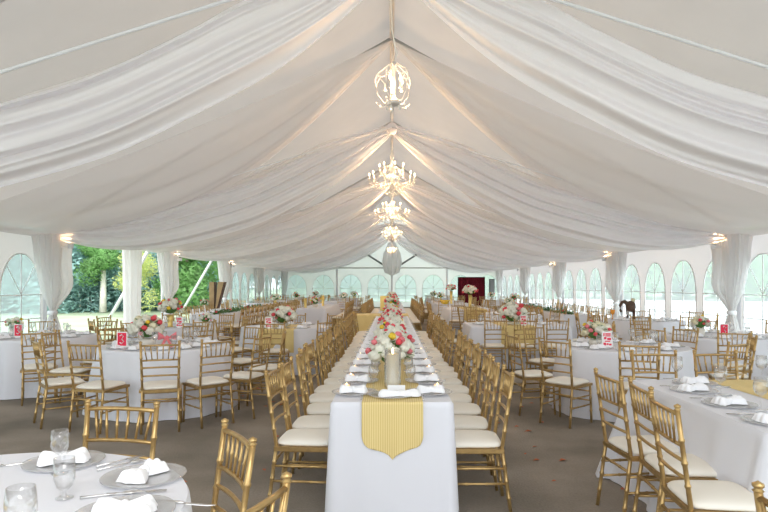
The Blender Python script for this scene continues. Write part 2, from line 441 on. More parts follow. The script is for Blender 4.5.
# ------------------------------------------------------------------ chandeliers
def chandelier(D, zc, w, label, top, arms=8, tiers=2, power=40):
    t = empty('chandelier', (0, D, zc))
    h = w*.42
    MB().tube([(0, 0, h+.25), (.008, 0, (top-zc)*.5+.1), (0, 0, top-zc)], .010, 6).build('cord', M['chand'], t)
    MB().lathe([(0, h+.32), (.03, h+.3), (.015, h+.2), (.05, h+.12), (.02, h+.02), (.055, h*.6), (.03, h*.2), (.07, 0), (.035, -h*.25), (.06, -h*.45), (.03, -h*.6), (0, -h*.75)], 16).build('stem', M['chand'], t)
    cr = MB()
    for tr in range(tiers):
        n = arms-(3 if tr else 0); rr = w/2*(1 if tr == 0 else .55); z0 = -.02 if tr == 0 else h*.45
        for k in range(n):
            a = 2*pi*(k+.5*tr)/n; ca, sa = cos(a), sin(a)
            P = [(.03, .0), (.25, -.16), (.55, -.22), (.85, -.10), (1.0, .06)]
            pts = [(ca*rr*p, sa*rr*p, z0+q*w*.6) for p, q in P]
            arm = MB().tube(pts, .009, 6).build('arm', M['chand'], t)
            tip = pts[-1]
            MB().lathe([(0, -.01), (.03, 0), (.028, .012), (.011, .014), (.011, .075), (0, .075)], 10, tip).build('candle_sleeve', M['chand'], arm)
            MB().lathe([(.003, .075), (.013, .095), (.010, .12), (0, .14)], 8, tip).build('bulb', M['bulb'], arm)
            for q in range(5):
                cr.ball((tip[0], tip[1], tip[2]-.03-.028*q), .011, 6, (1, 1, 1.3))
            for q in range(9):      # swags of beads between tips and the stem
                f = q/8; zz = tip[2]*(1-f)+(h*.55)*f-.12*w*sin(pi*f)*1.2
                cr.ball((tip[0]*(1-f), tip[1]*(1-f), zz), .009, 6)
            a2 = 2*pi*(k+1+.5*tr)/n
            for q in range(1, 6):
                f = q/6; x = rr*(ca*(1-f)+cos(a2)*f); y = rr*(sa*(1-f)+sin(a2)*f)
                cr.ball((x, y, tip[2]-.02-.09*sin(pi*f)), .009, 6)
    for q in range(150):
        a = random.random()*2*pi; f = random.random(); r = w*.5*(.12+.75*f)*random.uniform(.8, 1)
        cr.ball((r*cos(a), r*sin(a), -h*.62*(1-f)-w*.10-random.random()*w*.10*f), .011, 6, (1, 1, 1.6))
    for q in range(12):
        for p in range(8):
            a = 2*pi*q/12; f = p/7; r = .03+w*.16*sin(pi*f*.5)**2
            cr.ball((r*cos(a), r*sin(a), h*.95-f*h*.55), .009, 6)
    o = cr.build('crystal_beads', M['crystal'], t); o['kind'] = 'stuff'
    tag(t, label, 'chandelier', 'chandeliers hung along the ridge')
    p = point((0, D-w*.0, zc+h*.35), power); p.parent = None
    return t
chandelier(12.95, 3.76, .98, 'large white candle chandelier second from the camera with two tiers of bulbs', 4.75, 10, 2, 120)
chandelier(19.6, 3.80, 1.1, 'broad crystal chandelier third from the camera below the large white one', 4.75, 10, 2, 130)
chandelier(26.25, 3.70, .85, 'smaller glowing chandelier fourth from the camera', 4.75, 8, 2, 110)
chandelier(35.5, 3.55, .5, 'tiny farthest chandelier before the gable wall', 5.2, 6, 1, 60)
# nearest one: small cage-like, curled arms, crystals
t = empty('chandelier', (.02, 6.3, 3.58))
MB().tube([(0, 0, .26), (.03, 0, .34), (-.02, 0, .6), (-.04, 0, 1.2), (-.03, 0, 3.2)], .008, 6).build('cord', M['chand'], t)
MB().lathe([(0, .27), (.03, .25), (.02, .2), (.012, .12), (.02, .05), (.012, -.1), (.03, -.14), (.075, -.15), (.08, -.185), (.03, -.2), (0, -.2)], 16).build('stem', M['metal'], t)
cr = MB()
for k in range(5):
    a = 2*pi*k/5+.5; ca, sa = cos(a), sin(a)
    arm = MB().tube([(ca*p, sa*p, z) for p, z in ((.02, -.13), (.10, -.17), (.17, -.08), (.19, .02), (.15, .10), (.10, .04), (.09, -.02))], .0048, 6).build('arm', M['chand'], t)
    MB().tube([(ca*p, sa*p, z) for p, z in ((.01, .2), (.05, .24), (.11, .19), (.16, .16), (.185, .12))], .004, 6).build('arm', M['chand'], t)
    tp = (ca*.095, sa*.095, -.03)
    MB().lathe([(0, -.01), (.022, 0), (.009, .01), (.009, .07), (0, .07)], 10, tp).build('candle_sleeve', M['chand'], arm)
    if k != 2: MB().lathe([(.003, .07), (.014, .09), (.010, .115), (0, .14)], 8, tp).build('bulb', M['bulb'], arm)
    for q in range(9):
        f = q/8; cr.ball((ca*(.185+.015*sin(pi*f)), sa*(.185+.015*sin(pi*f)), .12-.10*f), .008, 6)
        cr.ball((ca*(.185-.13*f), sa*(.185-.13*f), -.16-.05*sin(pi*f)), .009, 6)
        cr.ball((ca*(.02+.165*f), sa*(.02+.165*f), .21-.08*f-.05*sin(pi*f)), .008, 6)
    cr.ball((ca*.15, sa*.15, -.2), .012, 6, (1, 1, 2)); cr.ball((ca*.07, sa*.07, -.225), .012, 6, (1, 1, 2))
cr.build('crystal_beads', M['crystal'], t)['kind'] = 'stuff'
tag(t, 'small crystal chandelier with curled arms, nearest to the camera', 'chandelier', 'chandeliers hung along the ridge')
point((.02, 6.3, 3.50), 12)

# ------------------------------------------------------------------ chairs
def bamboo(p0, p1, r=.0125, n=8, rings=(.25, .5, .75), mid=None):
    pts = [Vector(p0)]+([Vector(mid)] if mid else [])+[Vector(p1)]
    segs = [(pts[i], pts[i+1]) for i in range(len(pts)-1)]
    L = sum((b-a).length for a, b in segs)
    def at(t):
        d = t*L
        for a, b in segs:
            l = (b-a).length
            if d <= l+1e-6: return a.lerp(b, min(1, d/l))
            d -= l
        return pts[-1]
    stops = [(0, r)]
    for g in rings: e = .011/L; stops += [(g-e, r), (g-e*.3, r*1.28), (g+e*.3, r*1.28), (g+e, r)]
    if mid: stops.append(((segs[0][1]-segs[0][0]).length/L, r*1.02))
    stops.append((1, r)); stops.sort()
    return MB().tube([at(t) for t, _ in stops], [q for _, q in stops], n)
def cushion_mb():
    def pr(t, a):
        e = .35; ca, sa = cos(a), sin(a)
        x = abs(ca)**e*(1 if ca >= 0 else -1); y = abs(sa)**e*(1 if sa >= 0 else -1)
        return x, y
    def f(u, v):
        a = 2*pi*v; th = pi*u
        k = sin(th)**.45 if 0 < u < 1 else 0; z = cos(th)
        x, y = pr(0, a); wx = .197-.017*(1-(y+1)/2)
        return (x*wx*k, .005+y*.19*k, .445+.027*(abs(z)**.8)*(1 if z > 0 else -1)*(1.15 if z > 0 else .8)+.006*(1-k*k) )
    return MB().grid(f, 12, 40)
REAR = lambda s: ((s*.180, -.235, 0), (s*.172, -.178, .43), (s*.183, -.245, .905))
def rear_y(z): return -.178-.067*(z-.43)/.475
def make_chair(lod):
    t = empty('banquet_chair')
    g = M['gold']; nn = 8 if lod == 0 else 6
    allm = MB()
    def put(name, mb):
        if lod < 2: mb.build(name, g, t)
        else: allm.add(mb.v, mb.f)
    rg = (.12, .24, .36, .60, .72, .84) if lod < 2 else (.3, .7)
    for s in (-1, 1):
        a, b, c = REAR(s)
        m = bamboo(a, c, .0125, nn, rg, b)
        m.lathe([(.0125, -.002), (.017, .002), (.010, .007), (.0165, .014), (.0165, .022), (.0, .031)], nn, c)
        put('leg', m)
        put('leg', bamboo((s*.192, .195, 0), (s*.186, .175, .43), .0125, nn, (.3, .62) if lod < 2 else (.5,)))
    fr = MB()
    fr.box(-.195, -.19, .405, .195, -.165, .432); fr.box(-.205, .17, .405, .205, .198, .432)
    for s in (-1, 1): fr.box(s*.205, -.18, .405, s*.175, .18, .432)
    put('seat_frame', fr)
    # back: curved rails and spindles
    def rail(z, r=.0095, bow=.012):
        y = rear_y(z); w = .172+.011*(z-.43)/.475
        return MB().tube([(-w, y, z), (-w*.5, y-bow, z+.003), (0, y-bow*1.3, z+.004), (w*.5, y-bow, z+.003), (w, y, z)], r, nn)
    zs = [.885, .735, .66, .575]
    sp = []
    for k in range(6):
        x0 = (k-2.5)*.050; x1 = (k-2.5)*.060; zt, zb = .885, .735
        sp.append(bamboo((x0, rear_y(zb)-.014, zb), (x1, rear_y(zt)-.014, zt), .0062, 6, (.5,)))
    if lod == 0:
        put('top_rail', rail(zs[0], .0105))
        for z in zs[1:]: put('back_rail', rail(z))
        for q in sp: put('spindle', q)
    else:
        m = MB()
        for z in zs: q = rail(z); m.add(q.v, q.f)
        for q in sp: m.add(q.v, q.f)
        put('backrest', m)
    st = []
    for s in (-1, 1):
        for z in (.30, .20): st.append(bamboo((s*.190, .188, z), (s*.177, -.20-.03*(.4-z)/.4, z), .0088, nn, (.33, .66)))
    for z in (.34, .24): st.append(bamboo((-.188, .186, z), (.188, .186, z), .0088, nn, (.33, .66)))
    st.append(bamboo((-.174, -.192, .33), (.174, -.192, .33), .0088, nn, (.33, .66)))
    if lod == 0:
        for q in st: put('stretcher', q)
    else:
        m = MB()
        for q in st: m.add(q.v, q.f)
        put('stretchers', m)
    if lod == 2: allm.build('chair_frame', g, t)
    cushion_mb().build('seat_cushion', M['cushion'], t)
    return t
CH = [Proto(lambda k=k: make_chair(k)) for k in range(3)]
chair_pos = []
def chair(x, y, face, label, group):
    """face: direction (radians) the sitter looks to, 0 = +x"""
    jit = R(random.uniform(-4, 4))
    lod = 0 if y < 6.4 else (1 if y < 12.5 else 2)
    chair_pos.append((x, y))
    return CH[lod]((x, y, .003), face-pi/2+jit, label, 'chair', group)

# ------------------------------------------------------------------ cloths
def cloth_mesh(outline, zt=.76, z0=.008, flare=.05, amp=.035, seed=0):
    """outline: closed list of (x, y, nx, ny, s)"""
    rnd = random.Random(seed); p1, p2, p3 = [rnd.random()*6 for _ in range(3)]
    n = len(outline); mb = MB()
    rows = [(0, 0, 0), (.006, .001, 0), (.012, .008, 0), (.014, .03, .05), (.3, .12, .3), (.5, .3, .6), (.8, .55, .85), (1, 1, 1)]
    vs = []; L = outline[-1][4]
    def w(s): return (sin(s*9.1+p1+sin(s*2.3+p2)*1.6)*.55+sin(s*17.3+p3+sin(s*3.1)*1.2)*.3+sin(s*31+p2)*.15)
    lens = outline[-1][4]+1e-6
    for k, t in enumerate([0, .008, .02, .06, .18, .38, .6, .8, 1]):
        z = zt-(zt-z0)*t if k else zt
        for (x, y, nx, ny, s) in outline:
            close = min(1, min(s, lens-s)/.15)
            off = (0 if k == 0 else .004 if k == 1 else .008)+flare*max(0, t-.02)+amp*(max(0, t-.03))**.7*w(s)*close
            if z <= z0+1e-6: pass
            vs.append((x+nx*off, y+ny*off, z-(.004 if k == 1 else 0)))
    K = 9
    fs = [(k*n+j, k*n+(j+1) % n, (k+1)*n+(j+1) % n, (k+1)*n+j) for k in range(K-1) for j in range(n)]
    mb.add(vs, fs)
    mb.add([(o[0], o[1], zt) for o in outline], [tuple(range(n))], False)
    return mb
def round_outline(r, n=150):
    return [(r*cos(2*pi*i/n), r*sin(2*pi*i/n), cos(2*pi*i/n), sin(2*pi*i/n), 2*pi*r*i/n) for i in range(n)]
def rect_outline(w, l, step=.035, rc=.03):
    out = []; s = 0
    cs = [(w/2, -l/2, 0), (w/2, l/2, 90), (-w/2, l/2, 180), (-w/2, -l/2, 270)]
    pts = []
    for k, (cx, cy, an) in enumerate(cs):
        ox = cx-math.copysign(rc, cx); oy = cy-math.copysign(rc, cy)
        for j in range(6):
            a = R(an-90+90*j/5) if k else R(-90+90*j/5)
            pts.append((ox+rc*cos(a), oy+rc*sin(a), cos(a)*(1.5), sin(a)*(1.5)))
        nx, ny, _ = cs[(k+1) % 4]
        ex, ey = (nx-math.copysign(rc, nx), ny-math.copysign(rc, ny))
        a = R(an); x0, y0 = pts[-1][:2]
        x1, y1 = ex+rc*cos(a), ey+rc*sin(a); m = max(2, int(math.hypot(x1-x0, y1-y0)/step))
        for j in range(1, m): t = j/m; pts.append((x0+(x1-x0)*t, y0+(y1-y0)*t, cos(a), sin(a)))
    out = []
    for k, p in enumerate(pts):
        if k: s += math.hypot(p[0]-pts[k-1][0], p[1]-pts[k-1][1])
        out.append((*p, s))
    return out
RC = [None, None]
def round_cloth(x, y, label, rz):
    if RC[0] is None: RC[0] = cloth_mesh(round_outline(.76), flare=.10, amp=.05, seed=3).mesh('round_tablecloth', M['cloth'])
    o = bpy.data.objects.new('tablecloth', RC[0]); COL.objects.link(o); o.location = (x, y, 0); o.rotation_euler.z = rz
    return tag(o, label, 'tablecloth', 'floor-length white cloths on round tables')
def rect_cloth(x0, x1, y0, y1, label, m=None, seed=1, flare=.05, amp=.03, z0=.008, zt=.76):
    o = cloth_mesh(rect_outline(x1-x0, y1-y0), flare=flare, amp=amp, seed=seed, z0=z0, zt=zt).build('tablecloth', m or M['cloth'], None, ((x0+x1)/2, (y0+y1)/2, 0))
    return tag(o, label, 'tablecloth', 'cloths on the long and square tables')
def runner(x0, x1, y0, y1, label, hang=.3, ogee=False, drop_far=0, z=.764, rz=0, ctr=None, out=.022):
    """strip on the table top; hangs over the near end by hang"""
    cx = (x0+x1)/2; hw = (x1-x0)/2; mb = MB(); n = 80 if ogee else 28
    def f(u, v):
        q = 2*v-1
        if ogee:
            a = abs(q)
            if a > .93: e = .17
            T_ = [(0, .0), (.12, .026), (.28, .043), (.45, .056), (.6, .064), (.8, .076), (.9, .092), (.97, .118), (1, .15)]
            edge = next(T_[i][1]+(T_[i+1][1]-T_[i][1])*(a-T_[i][0])/(T_[i+1][0]-T_[i][0]) for i in range(8) if a <= T_[i+1][0]+1e-9)
        else: edge = 0
        d = u*(y1-y0+hang)             # from far end toward the near end
        L = y1-y0
        if d <= L: return (cx+q*hw, y1-d, z+.0015*sin(q*9))
        dd = (d-L); dd = min(dd, hang-edge) if ogee else dd
        return (cx+q*hw*(1+.02*dd), y0-out-.012*sin(q*7)*dd*2, z-dd)
    ny = 30
    us = [0]+[k*(y1-y0)/((y1-y0+hang)*10) for k in range(1, 11)]+([((y1-y0)+hang*(.001+.999*k/24))/(y1-y0+hang) for k in range(0, 25)] if hang > 0 else [])
    vs = [f(u, v/n) for u in us for v in range(n+1)]
    fs = [(i*(n+1)+j, i*(n+1)+j+1, (i+1)*(n+1)+j+1, (i+1)*(n+1)+j) for i in range(len(us)-1) for j in range(n)]
    mb.add(vs, fs)
    o = mb.build('table_runner', M['runner'])
    return tag(o, label, 'table runner', 'gold table runners')

# ------------------------------------------------------------------ tableware
def napkin_mb():
    mb = MB()
    def wd(a): return .016+.046*a**.75
    def top(q, p):
        a = abs(q); e = (1-abs(p)**5)*(1-a**9)
        return .002+e*(.012+.018*(1-a)+(.016*(.5+.5*cos(p*9.5+q*1.5))+.034*a)*a**.6)
    mb.grid(lambda u, v: ((2*u-1)*.088*(1+.10*cos((2*v-1)*2)+.03*sin((2*v-1)*9)), (2*v-1)*wd(abs(2*u-1)), top(2*u-1, 2*v-1)), 36, 34)
    mb.ball((0, 0, .022), .021, 12, (.8, 1.15, 1))
    return mb
_np = {}
def data(key, fn, m):
    if key not in _np: _np[key] = fn().mesh(key, m)
    return _np[key]
def inst(name, me, loc, rz=0, sc_=None):
    o = bpy.data.objects.new(name, me); COL.objects.link(o); o.location = loc; o.rotation_euler = (0, 0, rz)
    if sc_: o.scale = (sc_,)*3
    return o
def charger(x, y, where, z=.762):
    me = data('charger_plate', lambda: MB().lathe([(0, .004), (.095, .004), (.11, .008), (.150, .013), (.155, .012), (.155, .009), (.11, .003), (.09, .0005), (0, .0005)], 40), M['charger'])
    return tag(inst('charger_plate', me, (x, y, z)), 'clear grey charger plate '+where, 'plate', 'charger plates')
def napkin(x, y, rz, where, z=.762+.006):
    me = data('napkin', napkin_mb, M['napkin'])
    return tag(inst('napkin', me, (x, y, z), rz), 'bow-tied white napkin '+where, 'napkin', 'bow-tied napkins')
def goblet_mb():
    return MB().lathe([(0, .003), (.034, .003), (.036, .005), (.012, .010), (.0045, .018), (.0042, .085), (.012, .094), (.030, .108), (.039, .130), (.0395, .155), (.035, .200), (.0335, .200), (.0378, .155), (.037, .131), (.028, .111), (0, .097)], 20)
def tumbler_mb():
    return MB().lathe([(0, .003), (.030, .003), (.031, .006), (.006, .012), (.006, .030), (.026, .045), (.036, .075), (.036, .15), (.0345, .15), (.0345, .076), (.024, .048), (0, .036)], 20)
def goblet(x, y, where, s=.92, k=0, z=.762):
    me = data('goblet%d' % k, (goblet_mb, tumbler_mb)[k], M['glass'])
    me.name = 'wine_glass' if k == 0 else 'water_glass'
    return tag(inst('wine_glass' if k == 0 else 'water_glass', me, (x, y, z), 0, s), ('stemmed wine glass ' if k == 0 else 'short-stemmed water glass ')+where, 'glass', 'glasses on the tables')
def cut_mb(kind):
    mb = MB()
    if kind == 'knife':
        mb.tube([(0, -.11, .004), (0, -.02, .004), (0, .0, .004)], [.0055, .0065, .004], 8)
        mb.add([(-.003, 0, .002), (.009, .01, .002), (.010, .09, .002), (.0, .115, .002), (-.003, .0, .0045), (.008, .01, .004), (.009, .09, .004), (0, .115, .004)],
               [(0,1,2,3),(4,7,6,5),(0,4,5,1),(1,5,6,2),(2,6,7,3),(3,7,4,0)], False)
    elif kind == 'fork':
        mb.tube([(0, -.1, .004), (0, -.02, .005), (0, .03, .007)], [.0055, .0035, .003], 8)
        mb.box(-.011, .03, .004, .011, .055, .007)
        for k in range(4): x = -.0095+k*.0063; mb.box(x-.0016, .055, .004, x+.0016, .098, .0065)
    else:
        mb.tube([(0, -.1, .004), (0, -.02, .005), (0, .035, .006)], [.0055, .0035, .003], 8)
        mb.ball((0, .06, .007), .03, 14, (.62, 1, .16))
    return mb
def cutlery(kind, x, y, rz, where):
    me = data(kind, lambda: cut_mb(kind), M['silver'])
    return tag(inst(kind, me, (x, y, .763), rz), 'silver %s %s' % (kind, where), kind, 'cutlery on the tables')
def votive(x, y, where):
    t = empty('votive_candle', (x, y, .764))
    gm = data('votive_cup', lambda: MB().lathe([(0, .002), (.024, .002), (.032, .034), (.030, .034), (.023, .006), (0, .006)], 16), M['glass'])
    wm = data('votive_wax', lambda: MB().lathe([(0, .007), (.023, .007), (.026, .022), (0, .022)], 14), M['waxglow'])
    fm = data('votive_flame', lambda: MB().lathe([(.001, .022), (.004, .026), (.003, .030), (0, .036)], 8), M['flame'])
    for nme, me in (('glass_cup', gm), ('wax', wm), ('flame', fm)):
        o = inst(nme, me, (0, 0, 0)); o.parent = t
    return tag(t, 'lit votive candle '+where, 'candle', 'votive candles on the long table')

# blossoms
def blossom_mb(r, c=(0, 0, 0), n=10, seed=0, mb=None):
    mb = mb or MB(); p = seed*1.7
    mb.ball(c, r, n, (1, 1, .85), lambda th, a: 1+.17*sin(5*a+4*th+p)+.12*sin(9*th+p+2*a)+.06*sin(11*a-5*th)); return mb
BL = [blossom_mb(1, n=22, seed=k).mesh('blossom_%d' % k, M['white']) for k in range(3)]
def bl(m, k, cache={}):
    if (m, k) not in cache:
        me = BL[k].copy(); me.materials.clear(); me.materials.append(M[m]); me.name = m+'_blossom'; cache[(m, k)] = me
    return cache[(m, k)]
def leaves_mb(n, r, h, z0, seed, flat=1.0):
    rnd = random.Random(seed); mb = MB()
    for _ in range(n):
        a = rnd.random()*2*pi; e = rnd.uniform(-.3, 1.2); q = r*rnd.uniform(.85, 1.15)
        c = Vector((q*cos(a)*cos(e), q*sin(a)*cos(e)*flat, z0+h*sin(e)))
        d = Vector((cos(a+rnd.uniform(-.6, .6)), sin(a+rnd.uniform(-.6, .6)), rnd.uniform(-.3, .6))).normalized()*r*.26
        s = d.cross(Vector((0, 0, 1))).normalized()*r*.10
        mb.add([c-d, c+s, c+d, c-s], [(0, 1, 2, 3)], False)
    return mb
def bouquet(loc, r, label, group='flower centrepieces', seed=0, vase='bowl', vh=.12, nw=18, nc=6, ny=1, detail=True, redm='coral', flat=1, col2='white'):
    rnd = random.Random(seed); t = empty('flower_arrangement', loc)
    if vase == 'bowl': MB().lathe([(0, .001), (r*.35, .001), (r*.5, vh*.4), (r*.45, vh), (r*.42, vh), (0, vh*.5)], 20).build('vase', M['cushion'], t)
    elif vase == 'glass': MB().lathe([(0, .001), (r*.3, .001), (r*.34, vh), (r*.32, vh), (r*.28, .01), (0, .01)], 20).build('vase', M['glass'], t)
    elif vase == 'gold': MB().lathe([(0, .001), (.055, .001), (.04, .03), (.045, vh*.5), (.06, vh), (.05, vh), (0, vh-.02)], 20).build('vase', M['goldvase'], t)
    elif vase == 'box': MB().box(-.06, -.06, .001, .06, .06, vh).build('vase', M['goldvase'], t)
    zc = vh+r*.55; i = 0
    parts = {}
    N_ = nw+nc+ny
    kinds = ['w']*nw+['c']*nc+['y']*ny; rnd.shuffle(kinds)
    for k, kd in enumerate(kinds):
        ga = k*2.399963; e = 1-1.25*(k+.5)/N_          # from the crown downwards
        rr = sqrt(max(0, 1-e*e)); q = r*rnd.uniform(.74, .92)
        c = (q*rr*cos(ga), q*rr*sin(ga)*flat, zc+q*e*.8)
        br = r*(rnd.uniform(.19, .29) if kd == 'w' else rnd.uniform(.11, .18))
        mname = (col2 if rnd.random() < .25 else 'white') if kd == 'w' else ((redm if rnd.random() < .7 else 'pink') if kd == 'c' else 'yellow')
        if kd != 'w': c = (c[0]*1.22, c[1]*1.22, zc+(c[2]-zc)*1.22)
        if detail:
            o = inst('blossom', bl(mname, k % 3), c, ga); o.scale = (br,)*3; o.parent = t
            if kd != 'w': o['label'] = mname+' blossom'
        else:
            parts.setdefault(mname, MB()); blossom_mb(br, c, 8, k, parts[mname])
    for mn, mb in parts.items(): o = mb.build('blossoms', M[mn], t); o['label'] = mn+' blossoms'; o['kind'] = 'stuff'
    o = leaves_mb(26, r*.98, r*.8, zc, seed, flat).build('leaves', M['green'], t); o['kind'] = 'stuff'
    o = MB().ball((0, 0, zc), r*.62, 12, (1, flat, .8)).build('foam', M['green'], t)
    return tag(t, label, 'flowers', group)

def sign_card(x, y, where, rz=0, z=.764, redbg=False):
    t = empty('table_sign', (x, y, z), rz)
    MB().box(-.062, -.004, .012, .062, .004, .192).build('card', M['card'], t)
    MB().box(-.03, -.03, 0, .03, .03, .012).build('stand', M['cable'], t)
    mb = MB()
    if redbg: mb.box(-.05, -.0065, .03, .05, -.0042, .18)
    else:
        for (a, b, c, d) in ((-.048, .14, -.034, .175), (-.026, .155, .036, .172), (-.026, .135, .036, .148), (-.04, .10, -.012, .128), (-.004, .092, .04, .118),
                             (-.03, .072, .03, .085), (-.046, .03, -.016, .062), (-.01, .035, .012, .055), (.018, .03, .046, .05)):
            mb.box(a, -.0065, b, c, -.0042, d)
    mb.build('printed_design', M['red'], t)
    if redbg:
        w = MB(); w.tube([(-.022, -.008, .145), (0, -.008, .16), (.02, -.008, .14), (-.002, -.008, .108), (.022, -.008, .08), (0, -.008, .055), (-.024, -.008, .068)], .006, 6)
        w.build('white_numeral', M['card'], t)
    return tag(t, 'red and white table sign '+where, 'sign', 'table signs')

# ------------------------------------------------------------------ the long central table
rect_cloth(-.38, .38, 3.79, 13.4, 'white floor-length cloth over the long central table', seed=5, flare=.025, amp=.016)
runner(-.19, .195, 3.79, 13.38, 'gold striped runner along the long central table with pointed hanging end', hang=.36, ogee=True, out=.03)
CG = 'chairs along the long central table'
NC = 20
for k in range(NC):
    y = 4.12+k*.478
    for s, sd in ((-1, 'left'), (1, 'right')):
        chair(s*(.548+random.uniform(-.015, .045)), y+random.uniform(-.03, .03), 0 if s < 0 else pi,
              'gold chair, %s from the camera on the %s of the long central table' % (ORD[k], sd), CG)
        w = 'at the %s place on the %s of the long central table' % (ORD[k], sd)
        charger(s*.255, y-.03, w, .766)
        napkin(s*.262, y-.03+random.uniform(-.02, .02), random.uniform(-.25, .25), w, .766+.006)
        goblet(s*.13, y+.10, w, .9)
        if k % 2 == 0 or k < 6: votive(s*.325, y+.17, w)
        if k < 4:
            cutlery('fork', s*.30, y-.22, R(90)*s, w) if False else None
w = 'at the near head place of the long central table'
charger(.0, 3.985, w, .766); napkin(.05, 3.94, .05, w, .772).scale = (1.45, .8, .9)
t = empty('place_card', (.03, 4.10, .766)); MB().box(-.06, -.002, 0, .06, .002, .05).build('card', M['card'], t); MB().box(-.06, .002, 0, .06, .03, .003).build('card_foot', M['card'], t)
tag(t, 'blank white place card behind the napkin at the near head of the long table', 'card')
cutlery('fork', -.20, 3.93, 0, 'left of the napkin at the near head of the long table').location.z = .766
cutlery('knife', .20, 3.93, 0, 'right of the napkin at the near head of the long table').location.z = .766
for k, y in enumerate((4.28, 5.75, 7.2, 8.7, 10.2, 11.7)):
    t = empty('pillar_candle', (.005, y, .766))
    MB().lathe([(0, 0), (.046, 0), (.046, .24), (.035, .245), (0, .243)], 24).build('wax', M['candle'], t)
    MB().lathe([(.058, 0), (.058, .272), (.057, .272), (.057, 0)], 28).build('glass_cylinder', M['glass'], t)
    MB().lathe([(.001, .243), (.007, .255), (.006, .27), (0, .29)], 8).build('flame', M['flame'], t)
    tag(t, 'ivory pillar candle in a glass cylinder, %s from the camera on the long table' % ORD[k], 'candle', 'pillar candles on the long table')
for k, y in enumerate((4.75, 5.25, 6.2, 6.75, 7.7, 8.2, 9.2, 9.7, 10.7, 11.2, 12.2, 12.9)):
    if k in (1, 2): pass
    bouquet(((-.005, .02, -.02)[k % 3], y, .766), .155 if k != 0 else .175, 'white and coral bouquet, %s from the camera on the long central table' % ORD[k],
            seed=k+2, vase='glass', vh=.10+.02*(k % 2), nw=26, nc=11, ny=2, detail=y < 8, flat=1)

# ------------------------------------------------------------------ left foreground round table
AT = 'the lower-left corner table'
round_cloth(-1.45, 1.9, 'white cloth on the round table in the lower left corner', .4)
r_ = runner(-1.90, -1.44, 1.35, 2.2, 'gold runner on the round table in the lower left corner', hang=0)
chair(-1.36, 2.70, R(-99), 'gold chair on the far side of '+AT, 'chairs around the foreground round table')
chair(-.82, 2.25, R(209), 'gold chair on the right of '+AT, 'chairs around the foreground round table')
chair(-.61, 1.72, R(163), 'gold chair cut by the bottom edge right of '+AT, 'chairs around the foreground round table')
for (x, y, rz, wh) in ((-.95, 2.30, 1.35, 'on the right of '), (-1.36, 2.49, .35, 'on the far side of '), (-.86, 1.93, .1, 'nearest the bottom edge on ')):
    charger(x, y, wh+AT); napkin(x, y, rz, wh+AT)
cutlery('fork', -.90, 2.12, R(-78), 'in front of the right plate on '+AT); cutlery('spoon', -.98, 2.10, R(-70), 'in front of the right plate on '+AT)
cutlery('knife', -.70, 2.02, R(-100), 'at the right rim of '+AT)
cutlery('knife', -1.58, 2.44, R(-55), 'left of the far plate on '+AT)
cutlery('fork', -1.13, 2.50, R(-40), 'right of the far plate on '+AT); cutlery('spoon', -1.10, 2.45, R(-42), 'right of the far plate on '+AT)
goblet(-1.295, 2.34, 'by the far plate of '+AT, .86); goblet(-1.13, 2.07, 'in front of the wine glass on '+AT, .95, 1)
goblet(-.99, 1.60, 'at the bottom left edge of the photo', 1.0)

# ------------------------------------------------------------------ right foreground square table
AT = 'the square table at right'
rect_cloth(1.87, 3.5, 2.98, 4.68, 'white cloth with flared corners on the square table at right foreground', seed=9, flare=.16, amp=.035)
runner(2.42, 2.88, 2.98, 4.66, 'gold runner across the square table at right foreground', hang=.3, out=.05)
for k, (x, y) in enumerate(((1.65, 3.93), (1.70, 3.50), (1.61, 3.0))):
    chair(x, y, R((2, -6, -3)[k]), 'gold chair, %s from the camera along the left of %s' % (ORD[2-k], AT), 'chairs around the right foreground table')
chair(2.26, 4.98, R(-92), 'gold chair on the far left side of '+AT, 'chairs around the right foreground table')
chair(2.82, 4.98, R(-88), 'gold chair on the far side of %s beside the runner' % AT, 'chairs around the right foreground table')
chair(1.31, 1.56, R(2), 'gold chair cut by the lower right corner', 'chairs around the right foreground table')
for (x, y, rz, wh) in ((2.10, 4.18, .3, 'second from the far end of '), (2.27, 4.50, .2, 'at the far left corner of '), (2.08, 3.70, .2, 'midway along the left of '), (2.05, 3.22, .1, 'near end of the left side of '), (3.1, 4.45, .2, 'beyond the runner on ')):
    charger(x, y, wh+AT); napkin(x, y, rz, wh+AT); cutlery('knife', x+.05, y-.19, R(90), wh+AT); cutlery('fork', x-.05, y+.19, R(90), wh+AT)
for (x, y, wh) in ((2.14, 4.50, 'at the far left corner of '), (2.18, 3.98, 'left of the runner midway along '), (2.15, 3.50, 'nearest the camera on '), (2.82, 4.58, 'on the runner at the far edge of ')):
    goblet(x, y, wh+AT, 1.0)

